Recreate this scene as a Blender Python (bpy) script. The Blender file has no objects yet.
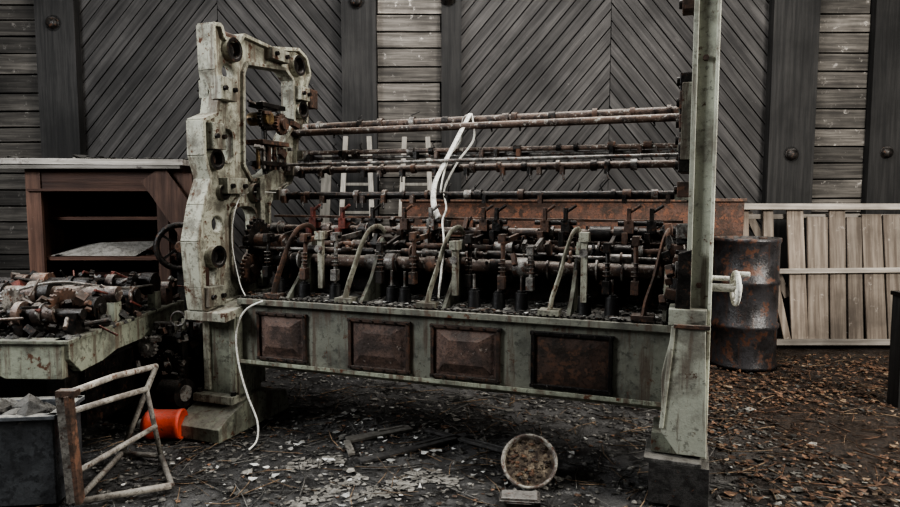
import bpy, math, random
from mathutils import Vector, Matrix, noise, Euler
random.seed(7)
R=random.Random(11)
def rnd(a,b): return R.uniform(a,b)
scene=bpy.context.scene
scene.view_settings.view_transform='AgX'
scene.view_settings.look='AgX - High Contrast'
scene.view_settings.exposure=0.15

# ------------------------------------------------------------ materials
def N(nt,t,**kw):
    n=nt.nodes.new(t)
    for k,v in kw.items(): setattr(n,k,v)
    return n
def mixc(nt,fac,a,b,blend='MIX'):
    m=N(nt,'ShaderNodeMix',data_type='RGBA',blend_type=blend)
    for i,val in ((0,fac),(6,a),(7,b)):
        if hasattr(val,'is_output'): nt.links.new(val,m.inputs[i])
        elif i==0: m.inputs[0].default_value=val
        else: m.inputs[i].default_value=(*val,1)
    return m.outputs[2]
def ramp(nt,fac,a,b):
    m=N(nt,'ShaderNodeMapRange'); m.inputs[1].default_value=a; m.inputs[2].default_value=b
    m.interpolation_type='SMOOTHSTEP'
    nt.links.new(fac,m.inputs[0]); return m.outputs[0]
def noi(nt,vec,scale,detail=6,rough=.6):
    n=N(nt,'ShaderNodeTexNoise'); n.inputs['Scale'].default_value=scale
    n.inputs['Detail'].default_value=detail; n.inputs['Roughness'].default_value=rough
    nt.links.new(vec,n.inputs['Vector']); return n.outputs['Fac']
def mapping(nt,vec,loc=(0,0,0),rot=(0,0,0),scale=(1,1,1)):
    m=N(nt,'ShaderNodeMapping'); m.inputs[1].default_value=loc; m.inputs[2].default_value=rot; m.inputs[3].default_value=scale
    nt.links.new(vec,m.inputs[0]); return m.outputs[0]
def mat(name,base,dirt=None,rust=(.10,.045,.025),rust_amt=.3,rough=.7,metal=0.,scale=6,bump=.3,dust=.5,dustcol=(.26,.25,.22),bs=60,grime=.45,streak=0,speck=.55):
    m=bpy.data.materials.new(name); m.use_nodes=True; nt=m.node_tree
    b=nt.nodes['Principled BSDF']
    tc=N(nt,'ShaderNodeTexCoord').outputs['Object']
    dirt=dirt or tuple(c*.3 for c in base)
    n1=noi(nt,tc,scale,8,.65); n2=noi(nt,mapping(nt,tc,(3.1,7.7,1.3)),scale*2.3,9,.7); n3=noi(nt,tc,bs,5,.6)
    n4=noi(nt,mapping(nt,tc,(9.1,2.7,5.3)),scale*7,6,.7)
    c=mixc(nt,ramp(nt,n1,grime-.03,grime+.17),base,dirt)
    c=mixc(nt,ramp(nt,n4,speck-.03,speck+.05),c,mixc(nt,.65,c,tuple(x*.6 for x in dirt)))
    if streak>0:
        n5=noi(nt,mapping(nt,tc,(1.1,4.7,0),scale=(14,14,1.3)),1.6,6,.65)
        s_=ramp(nt,n5,.66-streak*.3,.80-streak*.3); c=mixc(nt,s_,c,mixc(nt,.8,c,tuple(.5*(x+y) for x,y in zip(rust,dirt))))
    if rust_amt>0: c=mixc(nt,ramp(nt,n2,.72-rust_amt*.45,.78-rust_amt*.45),c,rust)
    if dust>0:
        g=N(nt,'ShaderNodeNewGeometry'); s=N(nt,'ShaderNodeSeparateXYZ'); nt.links.new(g.outputs['Normal'],s.inputs[0])
        up=ramp(nt,s.outputs[2],.45,.95)
        mm=N(nt,'ShaderNodeMath',operation='MULTIPLY'); nt.links.new(up,mm.inputs[0])
        nd=ramp(nt,n4,.35,.6); nt.links.new(nd,mm.inputs[1])
        m2=N(nt,'ShaderNodeMath',operation='MULTIPLY'); nt.links.new(mm.outputs[0],m2.inputs[0]); m2.inputs[1].default_value=dust
        c=mixc(nt,m2.outputs[0],c,dustcol)
    at=N(nt,'ShaderNodeAttribute',attribute_name='tint')
    c=mixc(nt,1.0,c,at.outputs['Color'],'MULTIPLY')
    nt.links.new(c,b.inputs['Base Color'])
    b.inputs['Metallic'].default_value=metal
    rr=N(nt,'ShaderNodeMapRange'); nt.links.new(n2,rr.inputs[0]); rr.inputs[1].default_value=.3; rr.inputs[2].default_value=.7
    rr.inputs[3].default_value=max(0,rough-.18); rr.inputs[4].default_value=min(1,rough+.18)
    nt.links.new(rr.outputs[0],b.inputs['Roughness'])
    bp=N(nt,'ShaderNodeBump'); bp.inputs['Strength'].default_value=bump; bp.inputs['Distance'].default_value=.01
    ad=N(nt,'ShaderNodeMath',operation='ADD'); nt.links.new(n3,ad.inputs[0]); nt.links.new(n4,ad.inputs[1])
    nt.links.new(ad.outputs[0],bp.inputs['Height']); nt.links.new(bp.outputs[0],b.inputs['Normal'])
    return m
def wood(name,a,b_,ang=0,axis='x',rough=.75,grain=26,white=None,wa=.0,dark=.35):
    m=bpy.data.materials.new(name); m.use_nodes=True; nt=m.node_tree; b=nt.nodes['Principled BSDF']
    tc=N(nt,'ShaderNodeTexCoord').outputs['Object']
    v=mapping(nt,tc,rot=(0,ang,0))
    sc={'x':(1.2,grain,grain),'z':(grain,grain,1.2),'y':(grain,1.2,grain)}[axis]
    v=mapping(nt,v,scale=sc)
    g=noi(nt,v,1.0,7,.65); n1=noi(nt,tc,1.7,6,.6); n2=noi(nt,mapping(nt,tc,(4,1,8)),9,8,.75)
    c=mixc(nt,ramp(nt,g,.35,.68),a,b_)
    c=mixc(nt,ramp(nt,n1,.4,.7),c,mixc(nt,.55,c,tuple(x*dark for x in a)))
    if white: c=mixc(nt,ramp(nt,n2,.62-wa,.72-wa),c,white)
    at=N(nt,'ShaderNodeAttribute',attribute_name='tint'); c=mixc(nt,1.0,c,at.outputs['Color'],'MULTIPLY')
    nt.links.new(c,b.inputs['Base Color']); b.inputs['Roughness'].default_value=rough
    bp=N(nt,'ShaderNodeBump'); bp.inputs['Strength'].default_value=.6; bp.inputs['Distance'].default_value=.012
    nt.links.new(g,bp.inputs['Height']); nt.links.new(bp.outputs[0],b.inputs['Normal'])
    return m

M={}
M['cast']=mat('pale_cast_iron_paint',(.39,.39,.32),(.16,.152,.12),rust_amt=.33,scale=6,dust=.4,grime=.475,dustcol=(.38,.37,.33),streak=.58,speck=.56)
M['colm']=mat('pale_green_column_paint',(.47,.485,.41),(.25,.245,.205),rust_amt=.25,scale=5,dust=.2,grime=.50,streak=.40,speck=.59)
M['green']=mat('faded_green_paint',(.265,.28,.222),(.115,.115,.092),rust_amt=.30,scale=4.5,dust=.6,grime=.475,streak=.56,speck=.57)
M['beam']=mat('grey_green_beam',(.185,.188,.155),(.095,.095,.08),rust_amt=.26,scale=3.5,dust=.7,grime=.475,streak=.54,speck=.575)
M['deck']=mat('grimy_deck',(.10,.10,.085),(.035,.033,.03),rust_amt=.3,scale=7,dust=.8,dustcol=(.20,.19,.175),bump=.6)
M['rust']=mat('brown_rust',(.105,.063,.046),(.042,.03,.023),rust=(.155,.083,.054),rust_amt=.42,rough=.68,scale=8,dust=.6,dustcol=(.3,.28,.25))
M['rustpanel']=mat('rusty_cover',(.13,.086,.069),(.058,.042,.036),rust=(.27,.24,.215),rust_amt=.27,rough=.75,scale=9,dust=.75,dustcol=(.32,.295,.265),bump=.5)
M['rail']=mat('rail_steel',(.13,.09,.070),(.04,.03,.026),rust=(.33,.32,.29),rust_amt=.34,rough=.5,scale=14,metal=.1,dust=.8,dustcol=(.40,.37,.33))
M['dark']=mat('oily_iron',(.032,.028,.025),(.011,.010,.009),rust=(.085,.045,.028),rust_amt=.35,rough=.42,metal=.3,scale=14,dust=.7,dustcol=(.20,.19,.18))
M['steel']=mat('dull_steel',(.28,.27,.25),(.07,.06,.053),rust=(.12,.06,.04),rust_amt=.38,rough=.42,metal=.3,scale=16,dust=.7,dustcol=(.38,.37,.35))
M['pipe']=mat('weathered_grey_pipe',(.36,.34,.30),(.16,.14,.12),rust=(.12,.075,.055),rust_amt=.36,rough=.6,scale=10,dust=.5,dustcol=(.42,.41,.38))
M['white']=mat('dirty_white',(.72,.72,.67),(.36,.34,.3),rust_amt=.10,scale=14,dust=.2,bump=.15,dustcol=(.5,.5,.47),grime=.58)
M['redbr']=mat('red_clamp',(.20,.055,.04),(.07,.025,.02),rust_amt=.3,scale=14,dust=.7)
M['orange']=mat('red_orange_can',(.56,.085,.05),(.36,.05,.03),rust_amt=.14,scale=9,dust=.3,rough=.5,grime=.58,speck=.62)
M['brass']=mat('brass',(.25,.18,.09),(.08,.05,.03),rust_amt=.35,scale=14,rough=.4,metal=.4)
M['rubble']=mat('grey_debris',(.17,.165,.155),(.05,.047,.044),rust_amt=.15,scale=20,dust=.6,bump=.6)
M['soot']=mat('dark_debris',(.042,.040,.038),(.016,.015,.014),rust_amt=.18,scale=20,dust=.35,bump=.6)
M['paper']=mat('paper_scraps',(.66,.66,.63),(.3,.29,.27),rust_amt=0,scale=20,dust=0,grime=.6)
M['leaf']=mat('brown_leaves',(.15,.078,.043),(.055,.03,.02),rust=(.25,.155,.09),rust_amt=.36,scale=20,dust=.12)
M['straw']=mat('straw_sticks',(.27,.19,.12),(.11,.075,.048),rust_amt=.2,scale=20,dust=.2)
M['drum']=mat('drum_paint',(.055,.053,.056),(.025,.023,.023),rust=(.11,.055,.036),rust_amt=.42,rough=.38,scale=4,dust=.5,speck=.6,streak=.4)
M['sheet']=mat('dark_sheet_metal',(.08,.085,.09),(.04,.042,.045),rust_amt=.1,rough=.35,scale=3,dust=.8)
M['lid']=mat('corroded_lid',(.24,.195,.14),(.08,.06,.042),rust=(.04,.028,.022),rust_amt=.46,scale=16,dust=0,grime=.40,bump=.9,bs=40)
M['lidrim']=mat('lid_rim',(.34,.33,.29),(.10,.08,.07),rust_amt=.4,scale=16,dust=0,rough=.45)
M['bob']=mat('black_rubber_bobbin',(.018,.017,.017),(.01,.01,.01),rust_amt=.05,rough=.45,scale=14,dust=.5,dustcol=(.14,.14,.14))
ANG=math.radians(50)
M['wl']=wood('wall_board_left',(.040,.038,.037),(.085,.081,.078),ang=ANG,white=(.17,.162,.152),wa=-.01)
M['wr']=wood('wall_board_right',(.040,.038,.037),(.085,.081,.078),ang=-ANG,white=(.17,.162,.152),wa=-.01)
M['wh']=wood('wall_plank_bleached',(.075,.068,.060),(.235,.216,.192),axis='x',white=(.50,.47,.43),wa=.05,dark=.22)
M['post']=wood('timber_post_dark',(.022,.0215,.021),(.048,.046,.044),axis='z')
M['wback']=wood('wall_backing',(.006,.006,.006),(.01,.01,.01),axis='z')
M['fence']=wood('weathered_fence',(.19,.155,.125),(.39,.335,.28),axis='z',white=(.5,.45,.40),wa=.03)
M['fenceh']=wood('weathered_fence_rail',(.30,.27,.235),(.52,.48,.43),axis='x')
M['cab']=wood('cabinet_wood',(.05,.025,.017),(.105,.055,.038),axis='x',white=(.2,.16,.13),wa=-.05)
M['cabz']=wood('cabinet_wood_upright',(.07,.037,.026),(.15,.085,.06),axis='z',white=(.22,.18,.15),wa=0)
M['cabtop']=wood('bleached_top',(.27,.25,.22),(.52,.49,.45),axis='x',white=(.12,.1,.09),wa=.04)
M['ladder']=wood('ladder_wood',(.30,.285,.25),(.50,.47,.42),axis='z')

# ------------------------------------------------------------ mesh builder
class B:
    def __init__(s): s.v=[];s.f=[];s.m=[];s.t=[];s.sm=[];s.mats=[]
    def mi(s,k):
        if k not in s.mats: s.mats.append(k)
        return s.mats.index(k)
    def add(s,vs,fs,k,tint=1.0,smooth=False):
        o=len(s.v); s.v+= [tuple(x) for x in vs]; i=s.mi(k)
        tt=tint if isinstance(tint,tuple) else (tint,)*3
        for f in fs:
            s.f.append(tuple(o+a for a in f)); s.m.append(i); s.t.append(tt); s.sm.append(smooth)
    def box(s,c,d,k,rot=None,tint=1.0,taper=1.0):
        hx,hy,hz=d[0]/2,d[1]/2,d[2]/2; vs=[]
        for z in (-1,1):
            q=taper if z>0 else 1
            for x,y in ((-1,-1),(1,-1),(1,1),(-1,1)): vs.append(Vector((x*hx*q,y*hy*q,z*hz)))
        if rot is not None:
            if not isinstance(rot,Matrix): rot=Euler(rot).to_matrix()
            vs=[rot@a for a in vs]
        c=Vector(c); vs=[a+c for a in vs]
        s.add(vs,[(3,2,1,0),(4,5,6,7),(0,1,5,4),(1,2,6,5),(2,3,7,6),(3,0,4,7)],k,tint)
    def bar(s,p,q,w,h,k,tint=1.0,up=(0,0,1)):
        p,q=Vector(p),Vector(q); d=(q-p); L=d.length; d.normalize(); u=Vector(up)
        if abs(d.dot(u))>.98: u=Vector((0,1,0))
        sx=d.cross(u).normalized(); uz=sx.cross(d).normalized()
        rot=Matrix((d,sx,uz)).transposed()
        s.box((p+q)/2,(L,w,h),k,rot,tint)
    def cyl(s,p,q,r,k,r2=None,n=16,tint=1.0,caps=True):
        p,q=Vector(p),Vector(q); r2=r if r2 is None else r2; d=(q-p).normalized()
        u=Vector((0,0,1)) if abs(d.z)<.9 else Vector((1,0,0))
        a=d.cross(u).normalized(); b=d.cross(a)
        vs=[];
        for c,rr in ((p,r),(q,r2)):
            for i in range(n):
                t=2*math.pi*i/n; vs.append(c+a*math.cos(t)*rr+b*math.sin(t)*rr)
        s.add(vs,[(i,(i+1)%n,n+(i+1)%n,n+i) for i in range(n)],k,tint,True)
        if caps:
            s.add(vs[:n],[tuple(reversed(range(n)))],k,tint); s.add(vs[n:],[tuple(range(n))],k,tint)
    def tube(s,pts,r,k,n=8,tint=1.0,flat=1.0):
        pts=[Vector(p) for p in pts]; rs=r if isinstance(r,(list,tuple)) else [r]*len(pts)
        vs=[];prev=None
        for i,p in enumerate(pts):
            d=(pts[min(i+1,len(pts)-1)]-pts[max(i-1,0)]).normalized()
            if prev is None:
                u=Vector((0,0,1)) if abs(d.z)<.9 else Vector((1,0,0)); a=d.cross(u).normalized()
            else: a=(prev-d*prev.dot(d)).normalized()
            prev=a; b=d.cross(a)
            for j in range(n):
                t=2*math.pi*j/n; vs.append(p+a*math.cos(t)*rs[i]+b*math.sin(t)*rs[i]*flat)
        fs=[(i*n+j,i*n+(j+1)%n,(i+1)*n+(j+1)%n,(i+1)*n+j) for i in range(len(pts)-1) for j in range(n)]
        fs+= [tuple(reversed(range(n))),tuple(range((len(pts)-1)*n,len(pts)*n))]
        s.add(vs,fs,k,tint,True)
    def ring(s,c,axis,Rr,r,k,n=28,m=8,tint=1.0):
        c=Vector(c);d=Vector(axis).normalized();u=Vector((0,0,1)) if abs(d.z)<.9 else Vector((1,0,0))
        a=d.cross(u).normalized();b=d.cross(a);vs=[]
        for i in range(n):
            t=2*math.pi*i/n;e=a*math.cos(t)+b*math.sin(t)
            for j in range(m):
                p=2*math.pi*j/m; vs.append(c+e*(Rr+r*math.cos(p))+d*r*math.sin(p))
        s.add(vs,[(i*m+j,((i+1)%n)*m+j,((i+1)%n)*m+(j+1)%m,i*m+(j+1)%m) for i in range(n) for j in range(m)],k,tint,True)
    def revolve(s,c,axis,prof,k,n=28,tint=1.0,smooth=True):
        c=Vector(c);d=Vector(axis).normalized();u=Vector((0,0,1)) if abs(d.z)<.9 else Vector((1,0,0))
        a=d.cross(u).normalized();b=d.cross(a);vs=[]
        for (rr,h) in prof:
            for i in range(n):
                t=2*math.pi*i/n; vs.append(c+d*h+(a*math.cos(t)+b*math.sin(t))*rr)
        fs=[(i*n+j,i*n+(j+1)%n,(i+1)*n+(j+1)%n,(i+1)*n+j) for i in range(len(prof)-1) for j in range(n)]
        s.add(vs,fs,k,tint,smooth)
    def prism(s,poly,o,ax,ay,th,k,tint=1.0):
        o,ax,ay=Vector(o),Vector(ax),Vector(ay); nrm=ax.cross(ay).normalized(); n=len(poly)
        vs=[o+ax*x+ay*y-nrm*th/2 for x,y in poly]+[o+ax*x+ay*y+nrm*th/2 for x,y in poly]
        s.add(vs,[tuple(reversed(range(n))),tuple(range(n,2*n))]+[(i,(i+1)%n,n+(i+1)%n,n+i) for i in range(n)],k,tint)
    def gear(s,c,axis,Rr,w,k,teeth=20,tint=1.0):
        c=Vector(c);d=Vector(axis).normalized();u=Vector((0,0,1)) if abs(d.z)<.9 else Vector((1,0,0))
        a=d.cross(u).normalized();b=d.cross(a);poly=[]
        for i in range(teeth*2):
            for q in (0,.6):
                t=math.pi*(i+q)/teeth; rr=Rr if i%2 else Rr*.86
                poly.append((math.cos(t)*rr,math.sin(t)*rr))
        s.prism(poly,c,a,b,w,k,tint)
        s.cyl(c-d*w,c+d*w,Rr*.3,k,n=12)
    def lump(s,c,r,k,tint=1.0,fl=.5):
        vs=[];c=Vector(c)
        base=[(0,0,1),(.9,0,.3),(.28,.85,.3),(-.72,.53,.3),(-.72,-.53,.3),(.28,-.85,.3),(.72,.53,-.4),(-.28,.85,-.4),(-.9,0,-.4),(-.28,-.85,-.4),(.72,-.53,-.4),(0,0,-.8)]
        for p in base: vs.append(c+Vector((p[0]*rnd(.7,1.3)*r,p[1]*rnd(.7,1.3)*r,p[2]*rnd(.6,1.3)*r*fl)))
        s.add(vs,[(0,1,2),(0,2,3),(0,3,4),(0,4,5),(0,5,1),(1,6,2),(2,7,3),(3,8,4),(4,9,5),(5,10,1),(6,7,2),(7,8,3),(8,9,4),(9,10,5),(10,6,1),(11,7,6),(11,8,7),(11,9,8),(11,10,9),(11,6,10)],k,tint)
    def flake(s,c,r,k,tint=1.0,tilt=.35):
        n=R.choice((4,5,6)); c=Vector(c); a0=rnd(0,6.3); el=rnd(.35,1)
        tx,ty=rnd(-tilt,tilt),rnd(-tilt,tilt); vs=[]
        for i in range(n):
            t=2*math.pi*i/n; rr=r*rnd(.6,1.15); x,y=math.cos(t)*rr,math.sin(t)*rr*el
            x,y=x*math.cos(a0)-y*math.sin(a0),x*math.sin(a0)+y*math.cos(a0)
            vs.append(c+Vector((x,y,abs(x*tx+y*ty)+rnd(0,.15)*r)))
        vs2=[v-Vector((0,0,.0015)) for v in vs]
        s.add(vs+vs2,[tuple(range(n)),tuple(reversed(range(n,2*n)))]+[(i,n+i,n+(i+1)%n,(i+1)%n) for i in range(n)],k,tint)
    def stick(s,c,L,r,k,tint=1.0):
        a=rnd(0,6.3); t=rnd(-.12,.12); d=Vector((math.cos(a),math.sin(a),t)); c=Vector(c)
        kk=Vector((rnd(-1,1),rnd(-1,1),0))*L*.08
        s.tube([c-d*L/2+Vector((0,0,abs(t)*L/2)),c+kk+Vector((0,0,abs(t)*L/2)),c+d*L/2+Vector((0,0,abs(t)*L/2))],r,k,n=4,tint=tint)
    def obj(s,name,parent=None,bevel=0,loc=None,rotz=0):
        me=bpy.data.meshes.new(name); me.from_pydata(s.v,[],s.f)
        for k in s.mats: me.materials.append(M[k])
        me.polygons.foreach_set('material_index',s.m); me.polygons.foreach_set('use_smooth',s.sm)
        ca=me.color_attributes.new('tint','FLOAT_COLOR','CORNER'); arr=[]
        for p,t in zip(me.polygons,s.t): arr+= [t[0],t[1],t[2],1.0]*p.loop_total
        ca.data.foreach_set('color',arr); me.update()
        o=bpy.data.objects.new(name,me); bpy.context.collection.objects.link(o)
        if parent: o.parent=parent
        if loc: o.location=loc
        o.rotation_euler[2]=rotz
        if bevel:
            bm=o.modifiers.new('bevel','BEVEL'); bm.width=bevel; bm.segments=2; bm.limit_method='ANGLE'; bm.angle_limit=math.radians(50)
        return o
def empty(name,loc=(0,0,0),rotz=0):
    e=bpy.data.objects.new(name,None); bpy.context.collection.objects.link(e); e.location=loc; e.rotation_euler[2]=rotz; e.empty_display_size=.2; return e
def casting(name,outline,holes,thick,key,parent,x0=0,bev=.008):
    cu=bpy.data.curves.new(name,'CURVE'); cu.dimensions='2D'; cu.fill_mode='BOTH'; cu.extrude=thick/2-bev; cu.bevel_depth=bev; cu.bevel_resolution=1; cu.offset=-bev
    for pl in [outline]+holes:
        sp=cu.splines.new('POLY'); sp.points.add(len(pl)-1)
        for i,(a,b) in enumerate(pl): sp.points[i].co=(a,b,0,1)
        sp.use_cyclic_u=True
    o=bpy.data.objects.new(name+'_c',cu); bpy.context.collection.objects.link(o)
    dg=bpy.context.evaluated_depsgraph_get(); me=bpy.data.meshes.new_from_object(o.evaluated_get(dg))
    bpy.data.objects.remove(o)
    for v in me.vertices: v.co=Vector((x0+v.co.z,v.co.x,v.co.y))
    me.materials.clear(); me.materials.append(M[key])
    ca=me.color_attributes.new('tint','FLOAT_COLOR','CORNER'); ca.data.foreach_set('color',[1.0]*(4*len(me.loops)))
    ob=bpy.data.objects.new(name,me); bpy.context.collection.objects.link(ob); ob.parent=parent
    return ob
def rr(cx,cy,w,h,r,n=4):
    pts=[]
    for qx,qy,a0 in ((1,1,0),(-1,1,90),(-1,-1,180),(1,-1,270)):
        for i in range(n+1):
            t=math.radians(a0+90*i/n); pts.append((cx+qx*(w/2-r)+math.cos(t)*r,cy+qy*(h/2-r)+math.sin(t)*r))
    return pts
def circ(cx,cy,r,n=18): return [(cx+r*math.cos(2*math.pi*i/n),cy+r*math.sin(2*math.pi*i/n)) for i in range(n)]
def smoothpts(pts,n=6):
    P=[Vector(p) for p in pts]; out=[]
    for i in range(len(P)-1):
        a=P[max(i-1,0)];b=P[i];c=P[i+1];d=P[min(i+2,len(P)-1)]
        for j in range(n):
            t=j/n; out.append(.5*((2*b)+(c-a)*t+(2*a-5*b+4*c-d)*t*t+(3*b-a-3*c+d)*t**3))
    out.append(P[-1]); return out

# ------------------------------------------------------------ room
def clip(poly,a,b,c):
    out=[]
    for i in range(len(poly)):
        p,q=poly[i],poly[(i+1)%len(poly)]; dp=a*p[0]+b*p[1]-c; dq=a*q[0]+b*q[1]-c
        if dp<=0: out.append(p)
        if (dp<0<dq) or (dq<0<dp):
            t=dp/(dp-dq); out.append((p[0]+(q[0]-p[0])*t,p[1]+(q[1]-p[1])*t))
    return out
WY=7.0; WH=5.2
w=B()
w.box((0,WY+.09,WH/2),(13,.06,WH),'wback')
def diag(x0,x1,sgn,key):
    wd=.115; c,s=math.cos(ANG),math.sin(ANG)*sgn
    nx,nz=-s,c
    for k in range(-110,110):
        a=k*wd
        pts=[(nx*(a+.005)+c*-15,nz*(a+.005)+s*-15),(nx*(a+.005)+c*15,nz*(a+.005)+s*15),(nx*(a+wd-.006)+c*15,nz*(a+wd-.006)+s*15),(nx*(a+wd-.006)-c*15,nz*(a+wd-.006)-s*15)]
        for cl in ((-1,0,-x0),(1,0,x1),(0,-1,-.02),(0,1,WH)):
            pts=clip(pts,*cl)
            if len(pts)<3: break
        if len(pts)>=3:
            w.prism(pts,(0,WY+.045+rnd(-.005,.005),0),(1,0,0),(0,0,1),.03,key,rnd(.7,1.25))
def chev(x0,xm,x1): diag(x0,xm-.003,1,'wl'); diag(xm+.003,x1,-1,'wr')
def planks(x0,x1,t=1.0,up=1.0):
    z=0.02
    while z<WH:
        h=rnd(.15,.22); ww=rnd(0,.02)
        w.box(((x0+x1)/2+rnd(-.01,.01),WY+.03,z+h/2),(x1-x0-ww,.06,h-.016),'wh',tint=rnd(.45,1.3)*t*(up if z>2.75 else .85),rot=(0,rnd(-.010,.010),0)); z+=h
def post(x0,x1,d=.14):
    w.box(((x0+x1)/2,WY+.06-d/2,WH/2),(x1-x0,d,WH),'post',tint=rnd(.8,1.1))
def bolt(x,z,y=WY-.08):
    w.revolve((x,y,z),(0,-1,0),[(.001,.055),(.04,.05),(.06,.03),(.062,.0),(.085,0),(.085,-.02)],'dark',n=14,tint=1.6)
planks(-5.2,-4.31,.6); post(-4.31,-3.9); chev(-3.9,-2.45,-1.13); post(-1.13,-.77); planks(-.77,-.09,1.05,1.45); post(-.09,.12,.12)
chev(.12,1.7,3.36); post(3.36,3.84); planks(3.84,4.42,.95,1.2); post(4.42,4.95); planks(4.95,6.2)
chev(-6.5,-5.9,-5.2)
for x,z in ((-4.12,3.28),(-.97,3.5),(-.02,3.55),(3.6,1.93),(4.6,1.95),(-.97,1.2),(-4.12,1.4)): bolt(x,z)
w.obj('wall_back')

fm=bpy.data.materials.new('soot_covered_concrete'); fm.use_nodes=True; nt=fm.node_tree; b=nt.nodes['Principled BSDF']
tc=N(nt,'ShaderNodeTexCoord').outputs['Object']
n1=noi(nt,tc,1.3,9,.65);n2=noi(nt,mapping(nt,tc,(5,3,0)),5,9,.7);n3=noi(nt,tc,45,6,.7);n4=noi(nt,mapping(nt,tc,(1,8,0)),17,8,.75)
c=mixc(nt,ramp(nt,n1,.38,.60),(.036,.035,.034),(.12,.118,.115))
c=mixc(nt,ramp(nt,n4,.54,.65),c,(.185,.182,.176))
c=mixc(nt,ramp(nt,n2,.49,.60),c,(.024,.023,.022))
c=mixc(nt,ramp(nt,n3,.63,.69),c,(.23,.226,.218))
sx=N(nt,'ShaderNodeSeparateXYZ'); nt.links.new(tc,sx.inputs[0])
ad=N(nt,'ShaderNodeMath',operation='ADD'); nt.links.new(sx.outputs[0],ad.inputs[0]); nt.links.new(n2,ad.inputs[1])
soil=mixc(nt,ramp(nt,n3,.4,.6),(.024,.018,.014),(.07,.047,.032))
sm=N(nt,'ShaderNodeMath',operation='MULTIPLY'); nt.links.new(ramp(nt,ad.outputs[0],1.6,2.6),sm.inputs[0]); sm.inputs[1].default_value=.85
c=mixc(nt,sm.outputs[0],c,soil)
nt.links.new(c,b.inputs['Base Color'])
mr=N(nt,'ShaderNodeMapRange'); nt.links.new(n2,mr.inputs[0]); mr.inputs[1].default_value=.35; mr.inputs[2].default_value=.62; mr.inputs[3].default_value=.85; mr.inputs[4].default_value=.35; nt.links.new(mr.outputs[0],b.inputs['Roughness'])
bp=N(nt,'ShaderNodeBump'); bp.inputs['Strength'].default_value=.9; bp.inputs['Distance'].default_value=.025
ad2=N(nt,'ShaderNodeMath',operation='ADD'); nt.links.new(n3,ad2.inputs[0]); nt.links.new(n4,ad2.inputs[1]); nt.links.new(ad2.outputs[0],bp.inputs['Height']); nt.links.new(bp.outputs[0],b.inputs['Normal'])
M['floor']=fm
f=B(); nx,ny=150,110; X0,X1,Y0,Y1=-6.5,6.5,-2,7.12
def fz(x,y): return -.012+.012*noise.noise(Vector((x*1.7,y*1.7,0)))+.006*noise.noise(Vector((x*6,y*6,3)))
vs=[(X0+(X1-X0)*i/nx,Y0+(Y1-Y0)*j/ny,0) for j in range(ny+1) for i in range(nx+1)]
vs=[(x,y,fz(x,y)) for x,y,_ in vs]
f.add(vs,[(j*(nx+1)+i,j*(nx+1)+i+1,(j+1)*(nx+1)+i+1,(j+1)*(nx+1)+i) for j in range(ny) for i in range(nx)],'floor',1.0,True)
f.obj('floor')

# ------------------------------------------------------------ MAIN MACHINE  (local x=u length, y=v depth)
TH=math.atan2(.349,.937)
mach=empty('textile_spinning_machine',(-1.49,4.1,0),-TH)
outline=[(-.02,2.52),(.05,2.53),(.08,2.46),(.22,2.46),(.27,2.52),(.57,2.50),(.90,2.56),(1.0,2.52),(1.05,2.41),(.99,2.30),(1.0,2.05),(.96,1.98),(.86,1.90),(.84,1.70),(.76,1.58),(.55,1.50),(.50,1.42),(.50,1.0),(.46,.84),(-.17,.78),(-.19,.92),(-.21,1.2),(-.15,1.42),(-.08,1.58),(-.13,1.72),(-.13,1.93),(-.01,1.98),(0.02,2.12),(-.01,2.25)]
holes=[[(.27,2.28),(.31,2.35),(.74,2.39),(.84,2.33),(.84,2.0),(.74,1.91),(.64,1.70),(.50,1.62),(.33,1.58),(.25,1.68)],
       rr(.25,1.17,.27,.50,.10), circ(-.0,1.30,.05), circ(.14,2.26,.055),rr(.10,1.80,.12,.22,.05),rr(-.07,.98,.09,.2,.04)]
casting('end_frame',outline,holes,.06,'cast',mach,x0=0)
g=B()
def rim(g,pts,h=.12,wdt=.022,k='cast',t=.95,closed=True):
    n=len(pts)
    for i in range(n if closed else n-1):
        a,b_=pts[i],pts[(i+1)%n]
        g.bar((0,a[0],a[1]),(0,b_[0],b_[1]),wdt,h,k,tint=t,up=(1,0,0))
rim(g,outline,.13,.024,t=.95); rim(g,holes[0],.11,.024,t=.85); rim(g,holes[1],.10,.022,t=.85); rim(g,holes[4],.09,.018,t=.85)
for (y,z,r,L) in ((.15,2.40,.055,.16),(.88,2.44,.055,.16),(-.04,1.70,.045,.16),(-.06,1.10,.05,.17),(.36,1.50,.045,.15),(.92,2.12,.045,.16),(.42,1.02,.045,.15),(.04,1.50,.03,.13)):
    g.revolve((0,y,z),(1,0,0),[(r+.02,-L*.5),(r+.02,L*.5)],'cast')
    for q in (1,-1): g.revolve((0,y,z),(1,0,0),[(r+.02,q*L*.5),(r,q*L*.5),(r*.9,q*L*.2),(.001,q*L*.2)],'dark')
for (y,z,dy,dz) in ((.06,2.14,.15,.14),(-.04,1.84,.11,.16),(.12,1.54,.20,.10),(-.10,.86,.15,.12),(.62,2.46,.2,.08),(.92,2.24,.12,.1)):
    g.box((.06,y,z),(.08,dy,dz),'cast',tint=rnd(.7,1.0)); g.box((-.05,y,z),(.07,dy*.8,dz*.8),'cast',tint=rnd(.65,.95))
    for q in (-.3,.3): g.cyl((.09,y+dy*q,z),(.12,y+dy*q,z),.016,'dark',n=6); g.cyl((-.08,y+dy*q,z),(-.10,y+dy*q,z),.016,'dark',n=6)
g.cyl((0,.02,2.5),(0,.95,2.49),.022,'rust'); g.box((.05,1.05,2.22),(.08,.10,.14),'rust')
g.bar((-.05,.27,2.3),(-.05,.24,1.62),.035,.03,'cast',tint=.7); g.bar((.06,.40,1.6),(.06,.40,.86),.04,.05,'cast',tint=.75)
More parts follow.
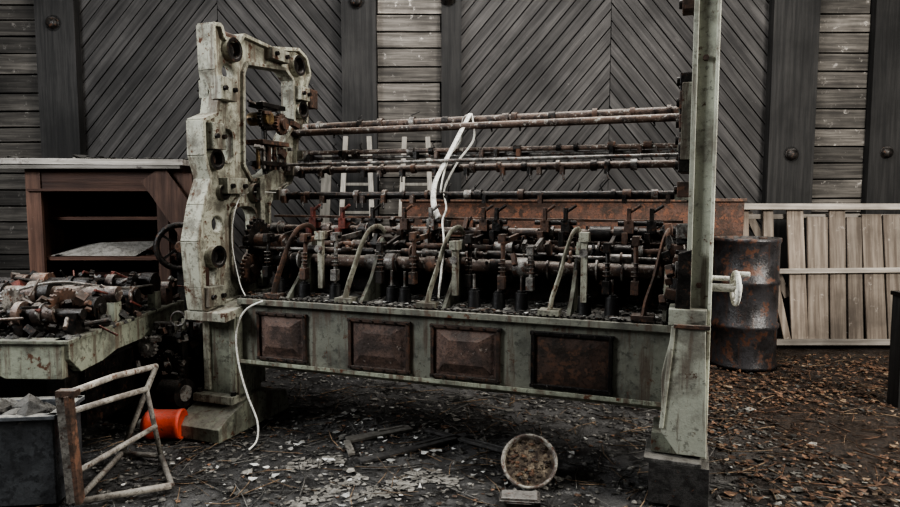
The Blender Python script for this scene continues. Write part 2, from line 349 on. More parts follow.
g.cyl((-.02,.42,2.0),(.14,.42,2.0),.045,'brass'); g.cyl((-.02,.6,1.98),(.14,.6,1.98),.04,'rust')
g.gear((.10,.42,2.0),(1,0,0),.08,.03,'dark'); g.gear((.1,.6,1.98),(1,0,0),.075,.03,'rust')
g.cyl((.03,.5,1.62),(.03,.5,2.12),.018,'dark'); g.box((.05,.5,1.84),(.16,.30,.03),'rust'); g.box((.06,.5,2.09),(.12,.26,.03),'dark'); g.box((.04,.52,1.7),(.12,.3,.03),'dark')
for q in range(6): g.cyl((.08,.36+q*.06,1.66),(.08,.36+q*.06,1.84+rnd(-.03,.03)),.014,R.choice(['dark','steel','brass','rust']))
for i in range(24): g.box((rnd(-.03,.14),rnd(.32,.74),rnd(1.66,2.14)),(rnd(.02,.05),rnd(.02,.08),rnd(.015,.05)),R.choice(['dark','rust','steel']),rot=(rnd(-.5,.5),0,rnd(-.5,.5)))
g.cyl((.05,.26,1.18),(.35,.26,1.18),.05,'rust'); g.gear((.12,.28,1.2),(1,0,0),.13,.03,'dark'); g.gear((.12,.2,1.0),(1,0,0),.10,.03,'rust')
g.prism([(-.18,.77),(.5,.86),(.5,.81),(-.18,.715)],(0.065,0,0),(0,1,0),(0,0,1),.31,'cast',tint=.8)
g.box((.075,.06,.47),(.25,.22,.52),'green',tint=1.0); g.box((-.03,-.055,.5),(.045,.03,.5),'cast'); g.box((.17,-.055,.5),(.045,.03,.5),'green'); g.box((.0,.3,.45),(.06,.3,.55),'green')
g.prism([(-.27,0),(-.27,.08),(-.18,.13),(.1,.22),(.42,.14),(.46,0)],(.05,0,0),(0,1,0),(0,0,1),.34,'green',tint=1.0)
g.box((.05,.02,.21),(.3,.28,.05),'cast',tint=.8)
for a in (-.08,.18):
    for c_ in (-.08,.12): g.cyl((a,c_,.22),(a,c_,.26),.018,'dark',n=6)
g.obj('end_frame_fittings',mach,bevel=.004)

UX=2.865
outr=[(-.02,2.75),(.10,2.75),(.10,2.5),(1.0,2.5),(1.04,2.4),(.98,1.95),(.80,1.58),(.55,1.48),(.5,1.0),(.46,.84),(.4,.4),(.3,.2),(-.05,.2),(-.04,1.0),(-.05,2.2)]
hr=[[(.22,2.35),(.8,2.36),(.78,2.0),(.55,1.7),(.24,1.66)],rr(.22,1.25,.24,.5,.08),rr(.18,.58,.2,.3,.06)]
casting('right_end_frame',outr,hr,.05,'cast',mach,x0=UX)
g=B()
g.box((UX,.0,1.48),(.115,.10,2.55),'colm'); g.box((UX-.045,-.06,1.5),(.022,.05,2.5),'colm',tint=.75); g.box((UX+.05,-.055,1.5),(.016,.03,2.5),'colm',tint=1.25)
g.prism([(2.76,.86),(2.90,.90),(2.92,.24),(2.79,.24),(2.715,.34),(2.71,.62)],(0,-.02,0),(1,0,0),(0,0,1),.2,'colm',tint=.85)
g.bar((2.715,-.125,.36),(2.76,-.125,.86),.02,.012,'colm',tint=1.0,up=(0,1,0)); g.box((2.84,-.125,.86),(.16,.02,.02),'rust')
g.box((2.76,.02,.28),(.18,.24,.10),'green',tint=.9); g.box((2.82,-.03,.9),(.17,.18,.08),'colm',tint=.75)
g.prism([(2.77,1.2),(2.83,1.22),(2.83,.88),(2.76,.86)],(0,.0,0),(1,0,0),(0,0,1),.22,'dark')
for z in (2.38,2.02,1.92,1.82,1.74,1.62,1.5,1.3,1.12):
    g.box((2.79,rnd(.0,.1),z),(.07,.12,rnd(.05,.09)),R.choice(['rust','dark','steel']),tint=rnd(.8,1.1)); g.cyl((2.78,.05,z),(2.74,.05,z),.022,'dark',n=8)
g.box((2.78,.35,1.80),(.05,.7,.4),'dark'); g.box((2.79,.0,1.82),(.05,.08,.36),'cast',tint=.6)
for i in range(40): g.box((rnd(2.68,2.80),rnd(-.05,.45),rnd(.92,1.3)),(rnd(.02,.06),rnd(.03,.08),rnd(.02,.08)),R.choice(['dark','rust','dark','soot']),rot=(rnd(-.4,.4),rnd(-.4,.4),0))
g.box((UX,-.07,2.43),(.11,.02,.04),'rust')
for z in (.55,.75,1.05,2.1): g.cyl((UX,-.05,z),(UX,-.075,z),.014,'rust',n=6)
g.box((2.80,.0,.105),(.27,.34,.20),'soot',tint=1.6); g.box((2.77,-.03,.215),(.26,.28,.02),'rubble',tint=.9)
g.cyl((2.9,.04,1.03),(3.06,.04,1.03),.02,'white',tint=.8); g.cyl((2.9,.0,1.08),(3.0,.0,1.08),.012,'white')
g.ring((3.03,.04,1.03),(1,.15,0),.075,.012,'white')
for i in range(4):
    t=i*math.pi/2+.5; g.bar((3.03,.04,1.03),(3.03,.04+math.cos(t)*.075,1.03+math.sin(t)*.075),.012,.014,'white')
g.cyl((3.03,.04,1.10),(3.09,.03,1.10),.012,'white')
g.obj('right_end_fittings',mach,bevel=.004)

# ---- box beam
g=B()
g.box((1.5,.02,.63),(2.62,.04,.39),'beam')
g.box((1.5,.27,.835),(2.62,.56,.03),'deck')
g.box((1.5,-.012,.825),(2.62,.05,.035),'beam',tint=1.2)
g.prism([(-.05,.44),(.035,.40),(.035,.43),(-.05,.465)],(1.5,0,0),(0,1,0),(0,0,1),2.62,'green',tint=1.2)
g.box((1.5,.5,.63),(2.62,.04,.38),'beam',tint=.5); g.box((1.5,.27,.44),(2.6,.48,.02),'dark')
for i in range(74): g.cyl((.22+i*.0355,-.02,.848),(.22+i*.0355,-.02,.858),.009,'dark',n=6)
for n_,(a,c_) in enumerate(((.33,.66),(.97,1.34),(1.49,1.87),(2.06,2.46))):
    z0,z1=.475,.755; w_=c_-a; fk='rust' if n_<3 else 'dark'
    g.box(((a+c_)/2,-.006,z0),(w_+.03,.03,.020),fk,tint=.6); g.box(((a+c_)/2,-.006,z1),(w_+.03,.03,.020),fk,tint=.6)
    g.box((a,-.006,(z0+z1)/2),(.020,.03,z1-z0),fk,tint=.6); g.box((c_,-.006,(z0+z1)/2),(.020,.03,z1-z0),fk,tint=.6)
    o=[(a,z0),(c_,z0),(c_,z1),(a,z1)]; i1=[(a+.025,z0+.025),(c_-.025,z0+.025),(c_-.025,z1-.025),(a+.025,z1-.025)]
    i2=[(a+w_*.2,z0+.08),(c_-w_*.2,z0+.08),(c_-w_*.28,z1-.07),(a+w_*.28,z1-.07)]; dp=(-.036,-.030,-.040,-.014)[n_]
    vs=[(x,-.004,z) for x,z in o]+[(x,-.008,z) for x,z in i1]+[(x,dp,z) for x,z in i2]
    fs=[(i,(i+1)%4,4+(i+1)%4,4+i) for i in range(4)]+[(4+i,4+(i+1)%4,8+(i+1)%4,8+i) for i in range(4)]+[(8,9,10,11)]
    g.add(vs,fs,'rustpanel' if n_<3 else 'rust',(1.0,.9,1.1,.65)[n_])
    for q in range(6):
        for z in (z0,z1): x=a+w_*q/5; g.cyl((x,-.02,z),(x,-.028,z),.007,'dark',n=6,tint=1.5)
g.obj('box_beam',mach,bevel=.003)

# ---- upper rails
g=B()
g.cyl((.0,.95,1.995),(2.84,.95,1.995),.028,'rail'); g.cyl((.0,.84,1.945),(2.84,.84,1.945),.022,'rail',tint=1.1)
g.bar((.0,.90,1.935),(2.84,.90,1.935),.05,.012,'rust')
g.cyl((.0,.90,1.80),(2.84,.90,1.78),.016,'rail',tint=1.4); g.cyl((.0,.93,1.76),(2.84,.93,1.75),.012,'steel')
g.cyl((-.08,.78,1.665),(2.84,.78,1.665),.023,'rail',tint=1.1); g.cyl((-.0,.66,1.70),(2.84,.66,1.71),.011,'steel')
g.cyl((.0,.60,1.485),(2.84,.60,1.485),.020,'dark',tint=1.3); g.bar((.0,.62,1.46),(2.84,.62,1.46),.04,.012,'dark')
u=.15
while u<2.8:
    for (y,z,r_) in ((.95,1.995,.028),(.90,1.79,.016),(.78,1.665,.023),(.60,1.485,.020)):
        if R.random()<.55:
            uu=u+rnd(-.05,.05); g.cyl((uu,y,z),(uu+rnd(.02,.05),y,z),r_+rnd(.006,.014),R.choice(['rail','rust','dark','steel']),n=12)
        if R.random()<.5:
            uu=u+rnd(-.06,.06); g.box((uu,y-.02,z-.03),(.025,.05,.05),R.choice(['rust','dark','rail']))
            if R.random()<.6: g.cyl((uu,y-.03,z-.03),(uu+.02,y-.07,z-.09),.006,'dark',n=6)
        if R.random()<.2:
            uu=u+rnd(-.06,.06); g.tube([(uu,y,z+.0),(uu+rnd(-.03,.03),y-.01,z+.05),(uu+rnd(-.04,.04),y,z+rnd(.05,.1))],.004,'soot',n=4)
    u+=.13
for (y,z) in ((.9,1.97),(.9,1.78),(.78,1.665),(.6,1.485)):
    for uu in (.07,2.77):
        g.box((uu,y,z),(.08,.12,.07),'cast',tint=.6); g.revolve((uu+.045,y,z),(1,0,0),[(.045,-.02),(.045,.02),(.02,.025)],'steel',n=14)
g.obj('creel_rails',mach)

# ---- drafting rollers and stands
g=B()
roll=[(.45,1.26,.024,'rail'),(.30,1.065,.040,'rail'),(.55,1.19,.018,'rust'),(.42,1.00,.030,'dark'),(.5,1.10,.02,'rust'),(.36,1.17,.018,'rust'),(.22,1.14,.010,'steel')]
for y,z,r_,k in roll: g.cyl((.02,y,z),(2.82,y,z),r_,k,n=16)
g.bar((.1,.52,1.34),(2.78,.52,1.33),.05,.015,'rust')
u=.12
while u<2.75:
    for y,z,r_,k in roll:
        if R.random()<.5:
            L=rnd(.03,.13); g.cyl((u,y,z),(u+L,y,z),r_+rnd(.006,.02),R.choice(['steel','rail','rust','rust','dark','dark','steel']),n=16,tint=rnd(.7,1.25))
        if R.random()<.25: g.cyl((u+.06,y,z),(u+.07,y,z),r_+rnd(.02,.035),R.choice(['steel','dark','rust']),n=16)
    u+=.135
def stand(u,k='cast',t=1.0):
    pts=smoothpts([(u-.03,-.0,.85),(u-.015,.02,.95),(u+.02,.04,1.07),(u+.04,.08,1.18),(u+.06,.15,1.27),(u+.075,.25,1.29),(u+.08,.32,1.25)],5)
    n=len(pts); g.tube(pts,[.028-.014*i/n for i in range(n)],k,n=8,tint=t,flat=.5)
    g.box((u-.03,.02,.865),(.11,.09,.03),k,tint=t*.8)
    g.prism([(.0,.85),(.40,.85),(.34,1.0),(.42,1.12),(.3,1.22),(.22,1.1),(.14,.98)],(u+.07,0,0),(0,1,0),(0,0,1),.022,'green' ,tint=.6*t)
for u,k,t in ((.46,'rust',.9),(.96,'cast',.9),(1.48,'cast',.8),(2.17,'cast',1.0),(2.64,'rust',.8)): stand(u,k,t)
def lever(u,k,t=1.0,h=1.0,y=.10):
    top=1.0+.22*h
    g.tube([(u,y,.96),(u+.005,y,1.08),(u+.0,y+.02,top)],.013,k,n=6,tint=t)
    g.box((u,y,1.0),(.04,.05,.07),k,tint=t*.9); g.box((u,y+.02,top),(.035,.08,.05),k,tint=t); g.cyl((u-.03,y+.02,top),(u+.03,y+.02,top),.012,'dark',n=8)
    for j in range(4): g.ring((u,y,1.06+j*.022),(0,0,1),.018,.004,'steel' if j%2 else 'rust',n=10,m=5)
    g.bar((u,y+.02,top-.02),(u+.0,.44,1.24),.02,.03,k,tint=t)
for i,u in enumerate((.32,.60,.82,1.12,1.32,1.66,1.86,2.02,2.42,2.56)): lever(u,('dark','rust','steel','dark','rust')[i%5],rnd(.9,1.3),rnd(.8,1.15),rnd(.08,.13))
for u,hh,t in ((.74,1.24,.9),(2.31,1.26,1.1),(1.60,1.20,.8)):
    g.box((u,.06,(.92+hh)/2),(.032,.032,hh-.92),'cast',tint=t); g.box((u,.06,hh),(.05,.07,.05),'cast',tint=t); g.cyl((u,.045,hh-.08),(u,.02,hh-.08),.022,'steel',n=12)
def clamp(u,k):
    y,z=.42,1.26
    g.box((u,y-.01,z+.04),(.05,.07,.07),k); g.box((u,y-.03,z+.10),(.022,.03,.09),k); g.cyl((u,y-.03,z+.12),(u+.06,y-.04,z+.16),.010,k,n=6); g.box((u-.02,y-.05,z-.05),(.03,.04,.12),k)
    g.cyl((u-.06,y-.02,z+.06),(u+.06,y-.02,z+.06),.014,'dark',n=8)
for u,k in ((.48,'redbr'),(.70,'redbr'),(.92,'dark'),(1.14,'rust'),(1.32,'steel'),(1.66,'rust'),(1.74,'dark'),(2.03,'rust'),(2.15,'dark'),(2.50,'rust'),(2.62,'dark')): clamp(u,k)
for u in (.42,.60,.82,1.19,1.28,1.70,1.84,1.97,2.31,2.45):
    h=rnd(.085,.11); y=.09+rnd(-.01,.02)
    g.cyl((u,y,.85),(u,y,.85+h),.038,'bob',r2=.033,n=18); g.cyl((u,y,.85+h),(u,y,.85+h+.012),.024,'bob',n=14); g.cyl((u,y,.85+h),(u,y,1.04),.009,'steel',n=8)
for i in range(260):
    u=rnd(.1,2.8); y,z,r_,k0=R.choice(roll); k=R.choice(['dark','rust','steel','dark','rust','rail']); q=rnd(.010,.03)
    c=(u,y+rnd(-.04,.04),z+rnd(-.05,.05))
    if R.random()<.5: g.box(c,(q,q*rnd(.8,2.5),q*rnd(.8,3)),k,rot=(rnd(-.6,.6),rnd(-.3,.3),0),tint=rnd(.6,1.4))
    else: g.cyl(c,(c[0]+rnd(-.05,.05),c[1]+rnd(-.05,.05),c[2]+rnd(-.08,.08)),q*.35,k,n=6,tint=rnd(.6,1.4))
g.box((1.45,.46,.93),(2.6,.03,.15),'dark'); g.box((1.45,.58,1.0),(2.7,.03,.30),'dark',tint=.6)
g.obj('drafting_rollers',mach,bevel=.002)
g=B()
for i in range(800): g.lump((rnd(.2,2.75),rnd(.0,.5),.853),rnd(.005,.026),R.choice(['rubble','soot','soot']),rnd(.6,1.4))
for i in range(220): g.flake((rnd(.2,2.75),rnd(-.02,.4),.856),rnd(.01,.03),R.choice(['rubble','paper','soot','leaf']),rnd(.5,1.1))
g.obj('deck_debris',mach)
g=B()
g.tube(smoothpts([(1.40,.90,2.03),(1.37,.83,1.93),(1.335,.74,1.80),(1.30,.66,1.68),(1.28,.56,1.56),(1.30,.48,1.44),(1.36,.40,1.34)],6),[.022]*36+[.030],'white',n=8,flat=.35)
g.tube(smoothpts([(1.41,.90,2.03),(1.44,.86,1.86),(1.36,.76,1.7),(1.32,.62,1.52),(1.38,.5,1.4),(1.40,.38,1.32),(1.47,.22,1.2),(1.49,.12,1.02),(1.50,.05,.90)],6),.011,'white',n=6,flat=.6)
g.tube(smoothpts([(1.40,.92,2.03),(1.34,.93,2.0),(1.33,.9,1.85),(1.29,.8,1.75),(1.32,.6,1.6),(1.34,.5,1.5)],6),.013,'white',n=6,flat=.4)
g.tube(smoothpts([(.40,-.06,.84),(.30,-.08,.79),(.24,-.09,.70),(.22,-.09,.58),(.25,-.10,.42),(.32,-.12,.26),(.40,-.14,.12),(.44,-.2,.03),(.46,-.3,.01)],6),.006,'white',n=6)
g.tube(smoothpts([(.1,.6,1.5),(.04,.3,1.5),(.1,.1,1.42),(.12,.02,1.2),(.2,-.02,.95),(.26,-.04,.86)],6),.004,'white',n=6,tint=.7)
g.obj('hanging_strips',mach)

# ------------------------------------------------------------ rusty trough behind
g=B()
g.box((1.15,6.1,1.28),(3.2,.03,.33),'rust',tint=(1.15,1.0,.95)); g.box((1.15,6.2,1.12),(3.2,.22,.03),'rust'); g.box((1.15,6.08,1.45),(3.22,.05,.03),'rust',tint=1.2)
for x in (-.3,.8,1.8,2.7): g.box((x,6.16,.56),(.08,.08,1.12),'dark')
g.box((1.15,6.27,.9),(3.0,.03,.9),'dark',tint=.6); g.box((1.15,6.16,.25),(3.0,.2,.04),'dark')
g.obj('rusty_trough',bevel=.004)
for nm,x0,y0 in (('wooden_ladder',-.95,6.45),('wooden_ladder',-.35,6.5)):
    g=B(); H=2.1
    for s in (-1,1): g.bar((s*.21,0,0),(s*.12,.3,H),.05,.035,'ladder',tint=.8)
    for i in range(7):
        t=(i+.6)/7.3; wv=.21-.09*t; g.bar((-wv,.3*t,H*t),(wv,.3*t,H*t),.03,.03,'ladder',tint=.5)
    g.obj(nm,loc=(x0,y0,0),bevel=.003)
g=B(); g.bar((0,0,0),(.05,.3,1.95),.1,.03,'ladder',tint=.4); g.obj('leaning_board',loc=(-1.32,6.5,0))

g=B()
prof=[(.001,.02),(.262,.02),(.275,0),(.275,.03),(.265,.05),(.265,.34),(.28,.36),(.28,.385),(.265,.40),(.265,.72),(.28,.74),(.28,.765),(.265,.78),(.265,1.08),(.276,1.10),(.276,1.13),(.26,1.13),(.258,1.105),(.001,1.105)]
g.revolve((0,0,0),(0,0,1),prof,'drum',n=40)
g.cyl((.14,0,1.105),(.14,0,1.13),.035,'rust'); g.cyl((-.15,.05,1.105),(-.15,.05,1.12),.02,'rust')
g.obj('oil_drum',loc=(2.60,5.68,-.005))
g=B()
for x,wd,k in ((.06,.09,1.1),(.30,.10,.9)): g.box((x,.02,.70),(wd,.04,1.38),'fence',tint=k)
xx=.48
while xx<2.0:
    wd=rnd(.16,.24); h=rnd(1.22,1.33); g.box((xx+wd/2,0,.06+h/2),(wd-.018,.022,h),'fence',tint=rnd(.55,1.05),rot=(0,rnd(-.02,.02),0)); xx+=wd
g.box((1.0,-.035,1.39),(2.1,.05,.06),'fenceh',tint=1.1); g.box((1.0,-.03,.76),(2.1,.04,.05),'fenceh',tint=1.0,rot=(0,-.01,0)); g.box((1.0,-.03,.06),(2.1,.05,.06),'fenceh',tint=.6); g.box((1.0,.06,1.30),(2.1,.05,.05),'fenceh',tint=.7)
g.bar((.32,-.02,.75),(.46,-.02,.03),.07,.02,'fence',up=(0,1,0)); g.bar((.12,.05,1.34),(.5,.05,.5),.08,.02,'fence',up=(0,1,0),tint=.5)
o=g.obj('wooden_fence_panel',loc=(2.86,6.30,0),bevel=.003); o.rotation_euler=(math.radians(-7),0,0)
g=B(); g.box((0,0,.39),(.14,.12,.80),'post'); g.box((0,0,.80),(.16,.14,.03),'dark'); g.box((0,-.065,.5),(.04,.02,.3),'rust')
g.obj('short_dark_post',loc=(3.235,4.55,-.01),bevel=.005)

# ------------------------------------------------------------ cabinet
g=B(); W,D,H=1.22,.6,1.72
g.box((-.12,-.0,H+.03),(1.55,.78,.045),'cabtop',rot=(0,.008,0)); g.box((-.12,-.36,H-.01),(1.5,.05,.03),'cabtop',tint=.5)
g.box((-W/2+.03,0,H/2),(.05,D,H),'cabz'); g.box((W/2-.03,0,H/2),(.05,D,H),'cabz'); g.box((0,D/2,H/2),(W,.03,H),'cab',tint=1.0)
g.box((-W/2+.04,-D/2,H/2),(.12,.03,H),'cabz',tint=1.2); g.box((W/2-.16,-D/2,H/2),(.09,.03,H),'cabz',tint=.6)
g.box((0,0,.98),(W-.1,D-.05,.03),'cab',tint=1.4); g.box((0,-D/2+.01,1.62),(W,.03,.16),'cab',tint=.8); g.box((0,.05,1.30),(W-.1,D*.75,.025),'cab',tint=1.4)
g.box((0,-D/2-.01,1.53),(W,.05,.02),'cab',tint=1.3)
g.box((-.1,-.05,.45),(W*.7,.03,.8),'cab',tint=.6); g.box((0,0,.06),(W,D,.1),'cab',tint=.6)
g.bar((W/2-.22,-.33,1.66),(W/2+.1,-.36,1.2),.22,.02,'cabz',up=(0,-1,0),tint=.8); g.bar((W/2+.02,-.3,1.66),(W/2+.05,-.3,.9),.12,.02,'cabz',up=(0,-1,0),tint=.7)
g.add([(-.5,-.26,1.0),(.2,-.27,1.0),(.25,.1,1.10),(-.45,.15,1.06),(-.15,-.1,1.1)],[(0,1,4),(1,2,4),(2,3,4),(3,0,4)],'rubble',1.3)
for i in range(35): g.flake((rnd(-.5,.5),rnd(-.25,.2),1.0),rnd(.02,.06),'rubble',rnd(.5,1.5))
for i in range(70): g.flake((rnd(-.8,.6),rnd(-.37,.3),H+.058),rnd(.02,.07),R.choice(['soot','rubble']),rnd(.5,1.5))
g.obj('wooden_cabinet',loc=(-2.74,5.5,0),bevel=.003)
g=B(); g.ring((0,0,1.10),(.5,-1,0),.165,.022,'dark'); g.cyl((-.03,.06,1.10),(.03,-.06,1.10),.04,'rust')
for i in range(5):
    t=i*2*math.pi/5; dx=Vector((1,.5,0)).normalized(); g.bar((0,0,1.10),Vector((0,0,1.10))+dx*math.cos(t)*.16+Vector((0,0,math.sin(t)*.16)),.018,.018,'dark')
g.box((.0,.08,.53),(.1,.08,1.08),'dark'); g.box((0,.08,.03),(.3,.2,.06),'dark')
g.obj('pulley_wheel_stand',loc=(-2.03,4.88,0))

# ------------------------------------------------------------ left machine bed with mechanism
bed=empty('carding_machine_bed',(-1.99,3.30,0),math.radians(-2))
g=B(); BL=1.35
g.box((-.55,BL/2+.02,.68),(1.1,BL,.04),'deck')
g.prism([(0,.63),(0,.72),(BL,.72),(BL,.62),(1.05,.58),(.45,.58),(.3,.55),(.1,.54)],(.0,0,0),(0,1,0),(0,0,1),.05,'green',tint=1.0)
g.prism([(0,.53),(0,.72),(-1.1,.72),(-1.1,.60),(-.45,.60),(-.3,.53)],(0,.0,0),(1,0,0),(0,0,1),.05,'green',tint=1.0)
g.box((-.5,-.0,.725),(1.1,.08,.02),'green',tint=.85); g.box((.0,.65,.725),(.08,BL,.02),'green',tint=.85)
for (x,y) in ((-.08,.1),(-1.0,.1),(-.08,1.2),(-1.0,1.2)): g.box((x,y,.3),(.1,.12,.62),'dark')
g.box((-.5,.7,.35),(.9,.9,.35),'dark',tint=.7); g.obj('bed_casting',bed,bevel=.004)
g=B()
for y,z,r_ in ((.15,.84,.03),(.33,.84,.03),(.5,.90,.045),(.72,.86,.04),(.95,.90,.04),(1.15,.86,.03)):
    g.cyl((-1.05,y,z),(.02,y,z),r_,R.choice(['rail','dark','dark']))
    for i in range(7):
        x=rnd(-1.0,0); g.cyl((x,y,z),(x+rnd(.02,.10),y,z),r_+rnd(.01,.04),R.choice(['steel','rust','dark','dark','rail']),n=18,tint=rnd(.7,1.3))
    for x in (-1.0,-.62,-.3,-.02):
        g.box((x+rnd(-.03,.03),y,.78),(.05,.08,.14),R.choice(['dark','green','steel','rust']),tint=rnd(.7,1.1))
for i in range(240):
    x,y=rnd(-1.05,.03),rnd(.02,1.3); q=rnd(.015,.05); c=Vector((x,y,rnd(.74,.93))); k=R.choice(['dark','rust','steel','soot','dark','redbr','rail','dark'])
    if R.random()<.4: g.box(c,(q,q*rnd(.6,2),q*rnd(.5,1.6)),k,rot=(rnd(-1,1),rnd(-1,1),rnd(0,3)),tint=rnd(.6,1.3))
    else: g.cyl(c,c+Vector((rnd(-.13,.13),rnd(-.13,.13),rnd(-.05,.08))),q*.35,k,n=8,tint=rnd(.6,1.3))
for i in range(14): g.gear((rnd(-1,0),rnd(.1,1.2),rnd(.8,.92)),(rnd(.4,1),rnd(-.5,.5),rnd(-.3,.8)),rnd(.05,.10),.025,R.choice(['dark','steel','rust']))
for i in range(500): g.lump((rnd(-1.08,.03),rnd(.0,1.35),.73),rnd(.008,.032),R.choice(['rubble','soot','soot','soot']),rnd(.5,1.3),fl=.9)
g.tube(smoothpts([(-.6,.3,.90),(-.3,.4,.98),(-.05,.6,.92),(.02,.9,.9)],5),.008,'steel')
g.obj('bed_mechanism',bed)

g=B()
g.box((0,0,.10),(.34,.36,.06),'dark'); g.box((-.0,.02,.35),(.26,.26,.48),'dark'); g.gear((.06,-.15,.40),(0,1,0),.10,.03,'dark'); g.gear((-.09,-.15,.52),(0,1,0),.07,.03,'steel',teeth=16)
g.cyl((.02,-.13,.24),(.17,-.16,.24),.09,'dark',n=24); g.cyl((.17,-.16,.24),(.18,-.162,.24),.05,'steel',n=20); g.cyl((-.17,.0,.63),(.2,.0,.63),.03,'steel'); g.cyl((-.16,.1,.60),(.2,.1,.62),.02,'dark')
for i in range(7): g.cyl((-.14+i*.05,-.06,.58),(-.14+i*.05,-.06,.58+rnd(.06,.12)),.014,R.choice(['steel','dark','cast']))
for i in range(80): g.box((rnd(-.16,.17),rnd(-.17,.15),rnd(.30,.64)),(rnd(.02,.05),rnd(.02,.07),rnd(.02,.05)),R.choice(['dark','steel','rust','soot']),rot=(rnd(-.5,.5),rnd(-.5,.5),rnd(0,3)))
for x in (-.14,.14): g.box((x,0,.04),(.06,.34,.09),'dark')
g.ring((.1,-.1,.70),(.2,-1,.1),.045,.007,'steel')
g.obj('gear_motor_unit',loc=(-1.80,4.19,0),rotz=-.2,bevel=.003)

g=B()
A=(0,0,.02);A2=(-.03,0,.54);Bp=(.38,.18,.02);C_=(-.08,.60,.02);C2=(.04,.80,.47);D_=(.16,.56,.02)
g.bar(A,A2,.07,.02,'pipe',tint=.7); g.bar((.03,-.01,.02),(-.0,-.01,.54),.02,.05,'rust',tint=1.2)
g.tube([A2,(-.02,.42,.51),C2],.018,'pipe',tint=1.4); g.tube([(-.03,0,.45),(.06,.26,.44),(.12,.50,.42)],.016,'pipe',tint=1.1)
g.tube([A,Bp],.018,'pipe'); g.tube([C_,D_],.016,'pipe',tint=.6); g.tube([A,C_],.016,'pipe',tint=.7); g.tube([Bp,D_],.016,'pipe',tint=.6); g.tube([C2,C_],.016,'pipe',tint=.7)
g.tube([(.0,0,.16),(.15,.53,.20)],.015,'pipe',tint=1.0); g.tube([(.12,.50,.42),D_],.014,'pipe',tint=.7); g.tube([C2,(.12,.50,.42)],.014,'pipe',tint=.7)
g.box((-.01,.0,.55),(.09,.05,.03),'rust')
g.obj('tipped_steel_stand',loc=(-1.78,2.98,0))
g=B()
g.box((0,0,.23),(.62,.03,.42),'sheet'); g.box((.3,.13,.23),(.03,.28,.42),'sheet',tint=.8); g.box((-.3,.13,.23),(.03,.28,.42),'sheet'); g.box((0,.26,.23),(.62,.03,.42),'sheet'); g.box((0,.13,.03),(.6,.26,.03),'sheet')
g.box((0,-.01,.445),(.66,.05,.02),'sheet',tint=1.7); g.box((.31,.13,.445),(.05,.3,.02),'sheet',tint=1.7); g.box((-.31,.13,.445),(.05,.3,.02),'sheet',tint=1.5); g.box((0,.27,.445),(.66,.05,.02),'sheet',tint=1.5)
for i in range(50): g.lump((rnd(-.26,.26),rnd(.04,.22),rnd(.36,.46)),rnd(.03,.08),'rubble',rnd(.5,1.0),fl=.7)
g.obj('sheet_metal_crate',loc=(-2.18,2.96,-.01),rotz=.12,bevel=.003)
g=B(); g.revolve((0,0,.09),(1,.02,0),[(.001,0),(.06,0),(.064,.012),(.085,.02),(.092,.03),(.092,.05),(.088,.06),(.088,.2),(.092,.21),(.092,.23),(.08,.235),(.078,.22),(.001,.22)],'orange',n=32)
g.revolve((0,0,.09),(1,.02,0),[(.001,-.03),(.03,-.03),(.034,-.002),(.05,0)],'white',n=20)
g.obj('red_metal_can',loc=(-1.86,3.86,0))
g=B()
ax=Vector((-.12,-.72,.66)).normalized(); cz=.145*math.sqrt(1-ax.z**2)
g.revolve((0,0,cz),ax,[(.001,.004),(.05,.007),(.09,.003),(.118,.0),(.124,.004)],'lid',n=44)
g.revolve((0,0,cz),ax,[(.124,.004),(.130,.024),(.140,.030),(.146,.022),(.142,.0),(.12,-.014),(.001,-.012)],'lidrim',n=44)
e1=ax.cross(Vector((0,0,1))).normalized(); e2=ax.cross(e1)
for i in range(70):
    t=rnd(0,6.3); q=.115*math.sqrt(rnd(0,1)); g.lump(Vector((0,0,cz))+e1*math.cos(t)*q+e2*math.sin(t)*q+ax*.004,rnd(.006,.018),R.choice(['lid','lid','soot','leaf']),rnd(.5,1.1),fl=.7)
g.lump((.01,.09,.04),.07,'rubble',.5,fl=.9)
g.obj('round_metal_lid',loc=(.41,3.26,-.008))
g=B(); g.box((0,0,.03),(.19,.11,.05),'steel',tint=.5); g.box((0,0,.06),(.17,.09,.012),'steel',tint=.8); g.box((0,-.056,.035),(.12,.006,.025),'dark'); g.box((.085,0,.03),(.03,.12,.055),'dark')
g.obj('small_metal_box',loc=(.33,2.99,-.012),rotz=-.12,bevel=.003)
for (x0,y0,x1,y1,k,t,wd) in ((-.62,3.82,-.25,4.03,'ladder',.40,.08),(-.62,3.80,-.56,3.6,'ladder',.5,.04),(-.5,3.5,.1,3.9,'post',1.9,.06),(-.15,4.0,.45,3.55,'post',1.9,.04)):
    g=B(); d=Vector((x1-x0,y1-y0,0)); L=d.length; th=.018; g.box((0,0,th/2-.003),(L,wd,th),k,tint=t); g.box((L*.2,wd*.3,th),(L*.4,wd*.3,th*.5),k,tint=t*1.2)
    g.obj('floor_timber',loc=((x0+x1)/2,(y0+y1)/2,0),rotz=math.atan2(d.y,d.x),bevel=.003)

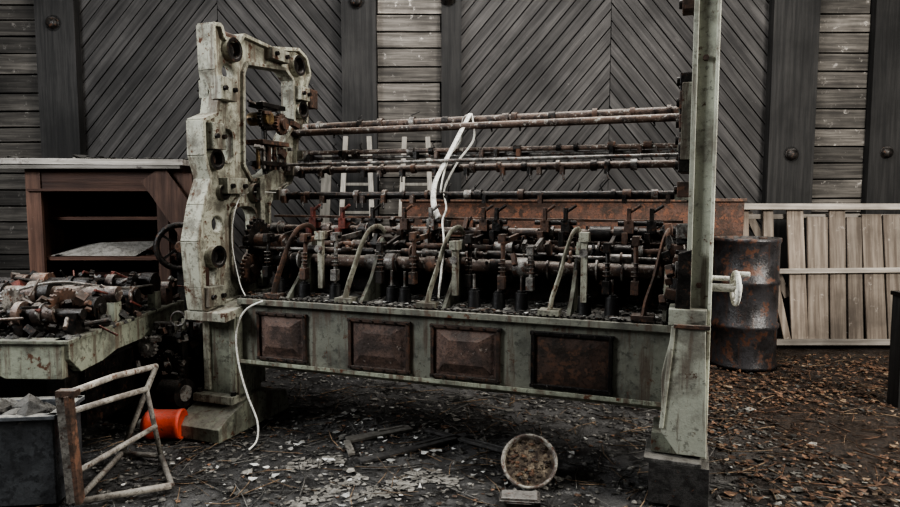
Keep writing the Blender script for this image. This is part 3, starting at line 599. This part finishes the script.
# ------------------------------------------------------------ litter
g=B()
for i in range(9000):
    x,y=rnd(-2.6,2.2),rnd(2.6,6.6)
    if noise.noise(Vector((x*1.3,y*1.3,5)))<rnd(-.6,.25): continue
    g.flake((x,y,fz(x,y)+.004),rnd(.004,.022)*(2.0 if R.random()<.07 else 1),R.choice(['rubble','soot','rubble','soot','rubble','leaf']),rnd(.5,1.8))
for cx,cy,ln,aa in ((-.6,3.15,.45,.9),(-.35,3.15,.35,.6),(-.75,3.5,.3,.4),(-.1,3.3,.3,-.5)):   # broken render / plaster flattened on the floor
    for i in range(130):
        a=rnd(-ln/2,ln/2); b2=R.gauss(0,.035); x=cx+a*math.cos(aa)-b2*math.sin(aa); y=cy+a*math.sin(aa)+b2*math.cos(aa)
        g.flake((x,y,fz(x,y)+.005),rnd(.008,.03),'rubble',rnd(.8,1.5),tilt=.15)
for i in range(2400):
    x,y=rnd(-2.6,2.0),rnd(2.6,6.0); g.lump((x,y,fz(x,y)+.004),rnd(.004,.020),R.choice(['rubble','soot']),rnd(.6,1.6),fl=.8)
for i in range(950):
    x,y=rnd(-2.2,1.6),rnd(2.7,5.0); g.stick((x,y,fz(x,y)+.006),rnd(.04,.32),rnd(.0012,.0035),R.choice(['soot','rubble','straw','soot']),rnd(.5,1.3))
for cx,cy,s_,n in ((-.62,3.75,.25,22),(-.35,3.3,.25,16),(-.9,4.15,.3,20),(-1.2,3.6,.4,16),(.25,3.4,.4,10),(-.7,4.35,.15,12),(.0,3.6,.6,12),(.9,3.3,.5,5),(-.9,3.1,.4,10)):
    for i in range(n): x,y=R.gauss(cx,s_),R.gauss(cy,s_*.6); g.flake((x,y,fz(x,y)+.008),rnd(.006,.030),'paper',rnd(.4,1.1),tilt=.6)
g.obj('floor_debris')
g=B()
for i in range(9500):
    x,y=rnd(1.45,5.2),rnd(2.6,6.0)
    if noise.noise(Vector((x*1.1,y*1.1,2)))<rnd(-.7,.35)-(x-2.2)*.1+(.40 if y<3.9 else -.2): continue
    if (x-2.6)**2+(y-5.68)**2<.09: continue
    if abs(x-3.23)<.1 and abs(y-4.55)<.09: continue
    g.flake((x,y,fz(x,y)+rnd(.004,.02)),rnd(.006,.030),R.choice(['leaf','leaf','leaf','soot','straw','leaf']),rnd(.4,1.5),tilt=.8)
for i in range(600):
    x,y=rnd(1.5,4.6),rnd(2.8,6.0); g.stick((x,y,fz(x,y)+.012),rnd(.05,.3),rnd(.0015,.004),R.choice(['straw','leaf','leaf']),rnd(.5,1.2))
g.obj('leaf_litter')

# ------------------------------------------------------------ light
wd=bpy.data.worlds.new('overcast'); scene.world=wd; wd.use_nodes=True
bg=wd.node_tree.nodes['Background']; bg.inputs[0].default_value=(1,.99,.97,1); bg.inputs[1].default_value=.13
def area(name,loc,target,size,sy,power,col):
    l=bpy.data.lights.new(name,'AREA'); l.shape='RECTANGLE'; l.size=size; l.size_y=sy; l.energy=power; l.color=col
    o=bpy.data.objects.new(name,l); bpy.context.collection.objects.link(o); o.location=loc
    o.rotation_euler=(Vector(target)-Vector(loc)).to_track_quat('-Z','Y').to_euler()
area('window_light_right',(5.2,1.2,3.2),(1.0,4.4,.8),2.0,1.8,350,(1,.96,.90))
area('window_light_left',(-5.0,1.6,3.6),(-1,4.2,.4),1.8,1.8,240,(.96,.98,1))
area('added_light_top',(.5,4.0,5.8),(.3,5.2,.5),4,1.4,225,(1,.97,.94))  # added overhead light, no window up there; top-down light leaves under-machine dark

cam=bpy.data.cameras.new('camera'); co=bpy.data.objects.new('camera',cam); bpy.context.collection.objects.link(co)
co.location=(0,0,1.45); co.rotation_euler=(math.radians(90-4.7),0,0); cam.sensor_width=36; cam.lens=26.0; cam.clip_end=100
scene.camera=co
